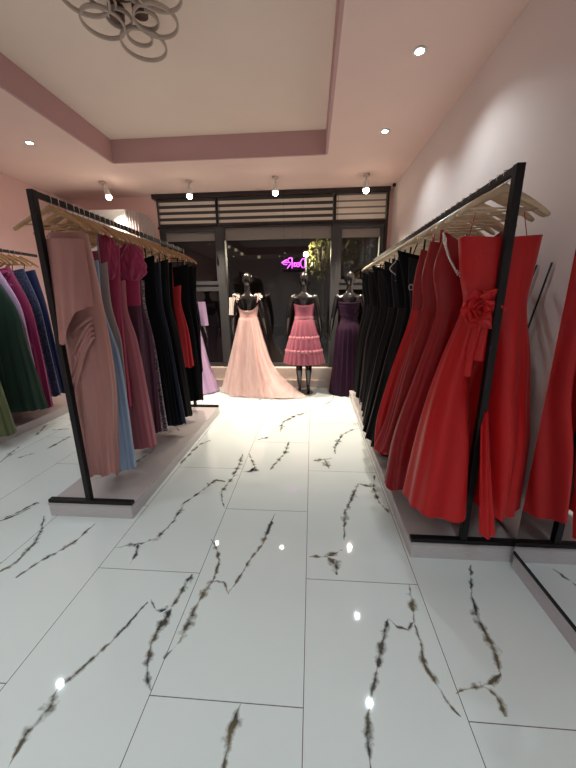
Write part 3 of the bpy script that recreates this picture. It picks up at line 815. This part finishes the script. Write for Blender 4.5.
# ---- wall rail, far left
WG = 'gowns hanging along the pink left wall'
def wall_gown(y, secs, mb_, ms, lb, seed, k=8, amp=.025, strap=.006):
    g = gown('evening_gown', (wr_x, y, 0), secs, mb_, ms, 1.38, lb, group=WG, k=k, amp=amp, seed=seed, dip=.04, strap=strap, strapz=1.90, N=100, NR=36)
    hanger(wr_x, y-.01, 2.06, random.uniform(-.12, .12), 'wooden hanger holding the ' + lb.split(' gown')[0] + ' gown by the left wall', 'wooden hangers on the wall rail')
    return g
def wg(Y, top, mid, hem, hz, d, m, lb, seed, k=8, amp=.025):
    a, b_, c_ = [ony(*q, Y)[0]-wr_x for q in (top, mid, hem)]
    return wall_gown(Y, [(1.84, -.18, min(a, .22), .05, 0), (1.42, -.15, (a+b_)/2, .055, 0), (1.0, -.2, b_, d*.7, 0), (hz, -.24, c_, d, 0)], m, m, lb, seed, k, amp)
wg(2.85, (-24, 270), (-14, 340), (6, 402), .14, .11, m_olive, 'olive green satin gown at the left edge of the view', 31)
wg(3.30, (4, 272), (24, 335), (41, 392), .26, .13, m_green, 'full deep green tulle gown by the left wall', 32, 14)
wg(3.42, (10, 268), (28, 335), (40, 385), .36, .05, m_lilac, 'lilac satin gown between green and fuchsia by the wall', 33, 8, .015)
gf = wg(3.58, (20, 268), (38, 335), (50, 396), .19, .07, m_fuch, 'fuchsia gown with gathered ruffles by the left wall', 34, 11, .018)
wg(3.76, (30, 268), (46, 330), (58, 382), .28, .06, m_navyseq, 'navy blue sequinned gown by the left wall', 35, 8, .018)
wg(3.92, (37, 266), (52, 330), (64, 380), .28, .06, m_navy, 'royal blue satin gown, last on the wall rail', 36, 8, .018)
rnd = random.Random(12)
for i in range(12):
    ruffle(gf, .17+.009*i + rnd.uniform(-.02, .02), -.03 + rnd.uniform(-.015, .01), 1.76-.072*i, .055+.02*rnd.random(), .045, .045+.015*rnd.random(), m_fuch, 40+i, 'ruffle', 6 + i % 4)
for i, y in enumerate((2.7, 3.0, 3.13, 3.36, 3.50, 3.67, 3.84, 4.0)):
    hanger(wr_x, y, 2.06, random.uniform(-.25, .25), 'bare wooden hanger between the gowns on the wall rail', 'spare hangers on the wall rail')

# ------------------------------------------------------------------ mannequins
def limb(b, pts, rads, n=16):
    for i in range(len(pts)-1):
        a = Vector(pts[i]); c = Vector(pts[i+1]); m = 6
        b.tube([a.lerp(c, j/m) for j in range(m+1)], [rads[i]+(rads[i+1]-rads[i])*j/m for j in range(m+1)], n)
    for p, r in zip(pts, rads): b.ball(p, r, n, 10)
def mannequin_mesh():
    b = MB()
    secs = [(1.575, .050, .050, 0), (1.545, .075, .056, -.004), (1.515, .135, .066, -.008), (1.48, .172, .078, -.008), (1.43, .165, .090, 0), (1.36, .150, .105, .012), (1.30, .140, .098, .012), (1.22, .117, .083, .004),
            (1.16, .112, .078, 0), (1.08, .135, .090, -.005), (1.0, .162, .105, -.018), (.94, .168, .110, -.022), (.88, .160, .10, -.012), (.84, .12, .07, 0)]
    rings = [[(rx*math.cos(a), cy + ry*math.sin(a), z) for a in [2*PI*i/32 for i in range(32)]] for z, rx, ry, cy in secs]
    vs = b.loft(rings); b.b.faces.new(vs[0][::-1]); b.b.faces.new(vs[-1])
    for sx in (-1, 1):
        b.ball((.07*sx, .085, 1.365), (.058, .055, .058))
        limb(b, [(.168*sx, 0, 1.485), (.205*sx, -.015, 1.34), (.232*sx, -.02, 1.20), (.250*sx, .03, 1.06), (.262*sx, .085, .95)], [.046, .042, .034, .031, .021])
        # hand: palm, four unequal fingers and a thumb
        pw = Vector((.264*sx, .10, .915)); b.ball(pw, (.014, .030, .045))
        for fi, (dy, ln) in enumerate(((.030, .066), (.011, .076), (-.008, .072), (-.025, .056))):
            s0 = pw + Vector((0, dy*.9, -.03)); s1 = s0 + Vector((-.004*sx, dy*.3, -ln*.55)); s2 = s1 + Vector((-.014*sx, .0, -ln*.42))
            limb(b, [s0, s1, s2], [.0085, .0078, .0065], 8)
        limb(b, [pw + Vector((0, .025, .015)), pw + Vector((-.012*sx, .045, -.012)), pw + Vector((-.018*sx, .05, -.038))], [.010, .009, .007], 8)
        # leg on tiptoe
        limb(b, [(.085*sx, -.01, .88), (.082*sx, 0, .70), (.075*sx, .008, .52), (.074*sx, -.018, .38), (.070*sx, -.015, .22), (.068*sx, -.01, .13)], [.088, .076, .052, .054, .038, .027])
        limb(b, [(.068*sx, -.015, .125), (.070*sx, .02, .09), (.074*sx, .075, .045), (.077*sx, .115, .028), (.078*sx, .15, .022)], [.028, .030, .026, .024, .014], 12)
        limb(b, [(.068*sx, -.03, .115), (.068*sx, -.034, .06), (.068*sx, -.036, .008)], [.022, .010, .007], 8)
    limb(b, [(0, -.006, 1.55), (0, .0, 1.62), (0, .01, 1.67)], [.052, .045, .046])
    b.ball((0, .018, 1.755), (.074, .092, .108), 24, 16)        # skull
    b.ball((0, .045, 1.695), (.052, .062, .062), 20, 12)        # jaw
    b.ball((0, .108, 1.735), (.010, .016, .026), 10, 8)         # nose
    for sx in (-1, 1): b.ball((.074*sx, .01, 1.735), (.008, .018, .028), 10, 8)
    me = bpy.data.meshes.new('body_raw'); b.b.to_mesh(me); b.b.free()
    o = bpy.data.objects.new('body_raw', me); COL.objects.link(o)
    r = o.modifiers.new('r', 'REMESH'); r.mode = 'VOXEL'; r.voxel_size = .0075
    s = o.modifiers.new('s', 'SMOOTH'); s.factor = .6; s.iterations = 5
    dg = bpy.context.evaluated_depsgraph_get(); dg.update()
    out = bpy.data.meshes.new_from_object(o.evaluated_get(dg)); out.name = 'mannequin_body'
    bpy.data.objects.remove(o); bpy.data.meshes.remove(me)
    return out
mm = mannequin_mesh()
def mannequin(x, y, rz, lb, sc_=1.0):
    t = empty('mannequin', (x, y, 0), rz); tag(t, lb, 'mannequin', 'black mannequins facing the shop window')
    t.scale = (sc_, sc_, sc_)
    o = link('body', mm, m_mann, t)
    MB().cone((0, .02), .15, .15, 0, .008, 40).build('base_plate', m_mann, t)
    return t
MY = 4.98
mx1 = ony(249, 330, MY)[0]; mx2 = ony(304, 330, MY)[0]; mx3 = ony(348, 330, MY)[0]
mannequin(mx1, MY, 0.05, 'black mannequin wearing the pale pink tulle ball gown')
mannequin(mx2, MY, 0.0, 'black mannequin in the middle wearing the tiered pink dress')
mannequin(mx3, MY, 0.0, 'black mannequin wearing the dark purple gown')
mannequin(-1.93, 5.0, .1, 'black mannequin half hidden behind the far end of the left rack, dressed in lilac', .95)

m_blush = F_('blush_satin', (.80, .47, .43), rough=.5, sheen=.3)
m_blusht = tulle_mat('blush_tulle', (.88, .64, .60), .45)
m_blushw = F_('ivory_organza', (.88, .78, .70), rough=.6)
m_mauve = F_('mauve_pink_tulle', (.34, .09, .135), rough=.6, sheen=.1)
m_mauvesat = F_('mauve_pink_satin', (.48, .18, .22), rough=.4)
m_purple = F_('dark_purple_chiffon', (.026, .006, .022), rough=.6, sheen=.0, spec=.2)

# blush ball gown with train
def train_skirt(z0, z1, r0, hemx, parent, m, seed, amp, k, name, x0=0, y0=0, lift=0.0):
    rnd = random.Random(seed); ph = [rnd.uniform(0, 6) for _ in range(5)]
    b = MB(); rows = []; N = 160; NRr = 44
    for r in range(NRr+1):
        s = r/NRr; row = []
        for i in range(N):
            a = 2*PI*i/N; c, sn = math.cos(a), math.sin(a)
            reach = hemx(a)
            e = s**.95*(.75+.25*s)
            if reach > .5: e = .62*s*(.42/reach) + (s**3.4)*(1-.62*.42/reach)
            rad = r0 + (reach-r0)*e
            f = math.sin(k*a+ph[0]+1.2*s) + .5*math.sin((2*k+3)*a+ph[1]) + .35*math.sin(5*a+ph[2]+2*s)
            rad += amp*(s**.7)*f
            z = z0 + (z1-z0)*(1-(1-s)**1.0)
            if reach > .5: z = z0 + (z1-z0)*min(1, (s**.93)*1.0)
            row.append((x0 + rad*c, y0 + rad*sn*.82, max(z1, z + lift) + .004*(1+math.sin(k*a+ph[0]))*s))
        rows.append(row)
    b.loft(rows); return b.build(name, m, parent, True)
bg = empty('ball_gown', (mx1, MY, 0)); tag(bg, 'pale pink tulle ball gown with a train on the left mannequin', 'dress', 'gowns on the window mannequins')
def reach1(a):
    base = .40
    d = (a - (-.42) + PI) % (2*PI) - PI
    return base + .47*math.exp(-(d/.50)**2) - .05*math.exp(-((abs((a % (2*PI))-PI*.5))/.5)**2)
train_skirt(1.19, .015, .142, lambda a: reach1(a)-.06, bg, m_blush, 4, .018, 11, 'underskirt')
train_skirt(1.195, .012, .147, lambda a: reach1(a), bg, m_blusht, 5, .034, 10, 'tulle_layer')
train_skirt(1.20, .02, .152, lambda a: reach1(a)+.035, bg, m_blusht, 9, .040, 7, 'tulle_layer')
def bodice(parent, secs, m, name='bodice', dipb=.06, N=64):
    b = MB(); rows = []
    zt = secs[0][0]
    for z, rx, ry, cy in secs:
        row = []
        for i in range(N):
            a = 2*PI*i/N; top = max(0, 1-(zt-z)/.12); s = math.sin(a)
            dz = dipb*top*max(0, -s)**1.5 + .03*top*math.exp(-((a-PI/2)/.25)**2)
            row.append((rx*math.cos(a), cy+ry*s, z-dz))
        rows.append(row)
    b.loft(rows); return b.build(name, m, parent, True)
BS = [(1.42, .172, .115, .010), (1.37, .160, .128, .018), (1.31, .150, .118, .016), (1.24, .137, .108, .006), (1.17, .142, .112, .002)]
bodice(bg, BS, m_blush, dipb=.13)
# shoulder bows / ruffles and sleeve
for sx in (-1, 1):
    rb = MB()
    for j in range(5):
        a0 = j*1.25; rows = []
        for r in range(7):
            v = r/6
            rows.append([(.165*sx + (.012+.05*v)*math.cos(a0 + u*.5), -.02 + .03*math.sin(a0*2+u) - .02*v, 1.525 + (.008+.042*v)*math.sin(a0 + u*.5) - .02*v + .012*math.sin(u*6)) for u in [q/8*2-1 for q in range(9)]])
        rb.loft(rows, close=False)
    rb.build('shoulder_ruffle', m_blushw, bg, True, recalc=False)
    MB().tube([(.15*sx, -.075, 1.42), (.165*sx, -.07, 1.48), (.16*sx, -.01, 1.54), (.14*sx, .07, 1.48), (.11*sx, .12, 1.40)], .006, 6, flat=.6).build('strap', m_blush, bg, True)
rows = []
for r in range(16):
    s = r/15; rows.append([(-.225 - .02*s + (.050+.012*math.sin(5*a+s))*math.cos(a)*1.0, -.01 + (.055+.008*math.sin(4*a))*math.sin(a), 1.50 - .26*s) for a in [2*PI*i/28 for i in range(28)]])
b = MB(); b.loft(rows); b.build('sleeve', m_blushw, bg, True)

# tiered knee length dress
td = empty('tiered_dress', (mx2, MY, 0)); tag(td, 'mauve pink tiered knee-length dress on the middle mannequin', 'dress', 'gowns on the window mannequins')
bodice(td, BS, m_mauve, dipb=.05)
MB().loft([[(.128*math.cos(a), .098*math.sin(a), z) for a in [2*PI*i/48 for i in range(48)]] for z in (1.20, 1.185, 1.165, 1.15)])
b = MB(); b.loft([[(r*math.cos(a), .78*r*math.sin(a)+.002, z) for a in [2*PI*i/48 for i in range(48)]] for r, z in ((.146, 1.215), (.150, 1.195), (.150, 1.165), (.146, 1.145))]); b.build('waist_sash', m_mauvesat, td, True)
def tier(z0, z1, r0, r1, k, amp, seed, m=m_mauve, name='tier'):
    rnd = random.Random(seed); ph = rnd.uniform(0, 6); b = MB(); rows = []
    for r in range(15):
        s = r/14; rows.append([((r0+(r1-r0)*s**.8 + amp*(.25+s)*(math.sin(k*a+ph)+.5*math.sin((2*k+5)*a+s)))*math.cos(a), .85*(r0+(r1-r0)*s**.8 + amp*(.25+s)*math.sin(k*a+ph))*math.sin(a), z0+(z1-z0)*s + .006*math.sin(k*a+ph)*s) for a in [2*PI*i/144 for i in range(144)]])
    b.loft(rows); b.build(name, m, td, True)
tier(1.165, .885, .146, .215, 17, .007, 1); tier(.915, .685, .218, .275, 21, .009, 2); tier(.715, .50, .275, .315, 25, .011, 3)
for z, rr in ((.895, .222), (.695, .281)):
    b = MB(); b.loft([[((rr + dr + .010*math.sin(30*a))*math.cos(a), .85*(rr + dr + .010*math.sin(30*a))*math.sin(a), z+dz) for a in [2*PI*i/180 for i in range(180)]] for dr, dz in ((-.01, .025), (.006, .012), (.008, -.01), (.004, -.025))])
    b.build('gathered_trim', m_mauvesat, td, True)
b = MB()
for sx in (-1, 1):
    b.loft([[(.012*sx + sx*(.02+.055*v), -.285 - .02*math.sin(v*3), .70 + (u-.5)*(.02+.06*v) - .02*v) for u in (0, .25, .5, .75, 1)] for v in (0, .3, .6, 1)], close=False)
b.build('bow', m_mauvesat, td, True, recalc=False)

# dark purple strapless column gown
pg = gown('column_gown', (mx3, MY, 0), [(1.42, -.175, .175, .125, .012), (1.31, -.155, .155, .122, .012), (1.18, -.13, .13, .098, 0), (1.0, -.182, .182, .135, -.012), (.6, -.205, .205, .16, 0), (.02, -.26, .26, .21, 0)],
          m_purple, m_purple, 1.16, 'dark purple strapless floor-length gown on the right mannequin', group='gowns on the window mannequins', k=16, amp=.014, seed=21, dip=.02, dip_back=.0, hem=.006, p=1.0, N=180)
b = MB()
for j in range(6):
    z = 1.40 - j*.036
    b.loft([[((.172-.006*j+dr)*math.cos(a), .012+(.126-.003*j+dr)*math.sin(a), z+dz+.012*math.cos(2*a+j)) for a in [2*PI*i/60 for i in range(60)]] for dr, dz in ((0, .02), (.007, 0), (0, -.02))])
b.build('pleated_bust', m_purple, pg, True)

# lilac gown on the hidden mannequin
lg = gown('evening_gown', (-1.93, 5.0, 0), [(1.42, -.17, .17, .115, .01), (1.18, -.13, .13, .095, 0), (.95, -.18, .18, .13, 0), (.5, -.24, .26, .2, 0), (.02, -.30, .40, .27, 0)],
          m_lilac, m_lilac, 1.16, 'lilac satin gown pooling on the floor behind the left rack', group='gowns on the window mannequins', k=9, amp=.02, seed=31, dip=.02, hem=.006, p=1.0)
rows = []
for r in range(14):
    s = r/13; rows.append([(.225 + .03*s + (.050+.010*math.sin(5*a+s))*math.cos(a), -.01 + (.055+.008*math.sin(4*a))*math.sin(a), 1.44 - .36*s) for a in [2*PI*i/28 for i in range(28)]])
b = MB(); b.loft(rows); b.build('sleeve', m_lilac, lg, True)

# ------------------------------------------------------------------ reflection of neon lettering in the window glass, built as glowing tubes
ng = empty('neon_reflection', (-.30, YB-.12, 2.0)); tag(ng, 'reflection of small magenta neon lettering in the middle window, built as glowing tubes', 'neon reflection')
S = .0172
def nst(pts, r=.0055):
    MB().tube([((x-10)*S, 0, (6-y)*S) for x, y in pts], r, 6).build('reflected_tube', m_neon_refl, ng, True)
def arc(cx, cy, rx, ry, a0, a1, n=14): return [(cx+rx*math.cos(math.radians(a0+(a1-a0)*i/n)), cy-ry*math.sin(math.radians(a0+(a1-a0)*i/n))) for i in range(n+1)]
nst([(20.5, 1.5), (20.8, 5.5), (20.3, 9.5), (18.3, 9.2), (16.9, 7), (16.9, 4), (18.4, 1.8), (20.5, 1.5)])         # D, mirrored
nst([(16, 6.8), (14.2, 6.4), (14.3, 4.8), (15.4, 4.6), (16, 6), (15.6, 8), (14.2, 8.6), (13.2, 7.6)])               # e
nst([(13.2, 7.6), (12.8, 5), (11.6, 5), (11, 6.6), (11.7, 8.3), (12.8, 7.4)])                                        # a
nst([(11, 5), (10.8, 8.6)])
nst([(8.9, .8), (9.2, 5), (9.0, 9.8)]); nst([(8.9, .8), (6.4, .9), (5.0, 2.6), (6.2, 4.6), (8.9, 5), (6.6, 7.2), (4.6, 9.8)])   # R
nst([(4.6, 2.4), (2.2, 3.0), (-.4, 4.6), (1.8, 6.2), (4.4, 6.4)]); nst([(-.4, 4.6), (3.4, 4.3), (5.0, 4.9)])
MB().tube([(-.14, .005, .08), (-.14, .005, ZC-2.0-.07)], .0012, 4).tube([(.15, .005, .07), (.15, .005, ZC-2.0-.07)], .0012, 4).build('added_wire', m_black, ng)  # wires added to carry the reflected lettering
MB().box(-.19, .19, .008, .012, -.09, .11).build('added_plate', m_glass, ng)  # plate added behind the reflected lettering

# ------------------------------------------------------------------ street outside
m_asph = mat('night_pavement', (.035, .033, .034), rough=.6, var=.3, vscale=2)
m_build = mat('dark_facade', (.12, .095, .10), rough=.8, var=.2)
m_lit = mat('lit_far_window', (.2, .17, .1), emit=(1, .78, .5), estr=.9)
m_leaf = mat('night_leaf', (.15, .15, .04), rough=.5, var=.4, vscale=6)
m_bark = mat('bark', (.07, .055, .045), rough=.9, bump=.6, bscale=30)
tag(MB().box(-14, 12, YB+.2, 26, -.06, -.01).build('pavement', m_asph), kind='structure', label='dark pavement outside the shop window')
bt = empty('street_building', (-1, 18, 0)); tag(bt, 'dark building across the street behind the window', 'building')
MB().box(-10, 9, 0, 3, 0, 9).build('wall', m_build, bt)
for x, z in [(ony(px, py, 18)[0]+1, ony(px, py, 18)[1]) for px, py in ((229, 247), (236, 250), (242, 254), (259, 257), (352, 262))]:
    MB().box(x-.07, x+.07, -.03, 0, z-.07, z+.07).build('lit_window', m_lit, bt)
def street_lamp(x, y, h, lb):
    t = empty('street_lamp', (x, y, -.01)); tag(t, lb, 'street lamp')
    MB().tube([(0, 0, 0), (0, 0, 1), (0, 0, h-.1)], [.05, .035, .03], 10).build('pole', m_black, t, True)
    MB().ball((0, 0, h), .075).build('lamp_globe', mat('street_lamp_glow', (1, 1, 1), emit=(1, .85, .6), estr=9), t, True)
    add_light('street_lamp_bulb', 'POINT', (0, 0, h+.0), 420, (1, .85, .6), .09, parent=t).location = (.0, -.12, h)
x, z = ony(306, 254, 9.2); street_lamp(x, 9.2, z, 'street lamp glowing outside the middle window')
def tree(x, y, h, cr, n, lb, seed, zc, name='street_tree', cat='tree'):
    rnd = random.Random(seed); t = empty(name, (x, y, -.01)); tag(t, lb, cat)
    b = MB(); b.tube([(0, 0, 0), (.03, .02, zc*.4), (-.02, 0, zc*.8), (.02, 0, zc+cr*.4)], [.055, .045, .035, .015], 8)
    for i in range(7):
        a = i*.9; b.tube([(0, 0, zc*.7+.05*i), (cr*.4*math.cos(a), cr*.4*math.sin(a), zc+.1*i*cr), (cr*.75*math.cos(a), cr*.7*math.sin(a), zc+.15*cr*i)], [.018, .012, .005], 6)
    b.build('trunk', m_bark, t, True)
    b = bmesh.new()
    for i in range(n):
        while True:
            p = Vector((rnd.uniform(-1, 1), rnd.uniform(-1, 1), rnd.uniform(-1, 1)))
            if p.length < 1 and noise.noise(p*2.6 + Vector((seed, 0, 0))) > -.12: break
        p = Vector((p.x*cr, p.y*cr, zc + p.z*cr*h)); s = rnd.uniform(.03, .06)
        q = Matrix.Rotation(rnd.uniform(0, 6.28), 3, 'Z') @ Matrix.Rotation(rnd.uniform(-1.2, 1.2), 3, 'X')
        vs = [b.verts.new(p + q @ Vector(c)*s) for c in ((0, -1, 0), (.45, 0, .12), (0, 1, 0), (-.45, 0, .12))]
        b.faces.new(vs)
    me = bpy.data.meshes.new('foliage'); b.to_mesh(me); b.free(); o = link('foliage', me, m_leaf, t, False)
x, z = ony(324, 258, 9.15); tree(x, 9.15, 1.2, .48, 900, 'leafy street tree lit by the lamp behind the middle window', 2, z)
x, z = ony(318, 330, 6.6); tree(x+.05, 6.6, 1.3, .26, 420, 'low leafy shrub outside behind the tiered dress mannequin', 5, max(z, .75), 'shrub', 'shrub')
x, z = ony(362, 255, 9.5); tree(x, 9.5, 1.0, .6, 700, 'dim tree behind the right window bay', 8, z)

w = bpy.data.worlds.new('night'); sc.world = w; w.use_nodes = True
w.node_tree.nodes['Background'].inputs[0].default_value = (.055, .045, .052, 1); w.node_tree.nodes['Background'].inputs[1].default_value = .6

sc.view_settings.view_transform = 'Standard'; sc.view_settings.look = 'None'; sc.view_settings.gamma = 1
sc.view_settings.exposure = -0.48
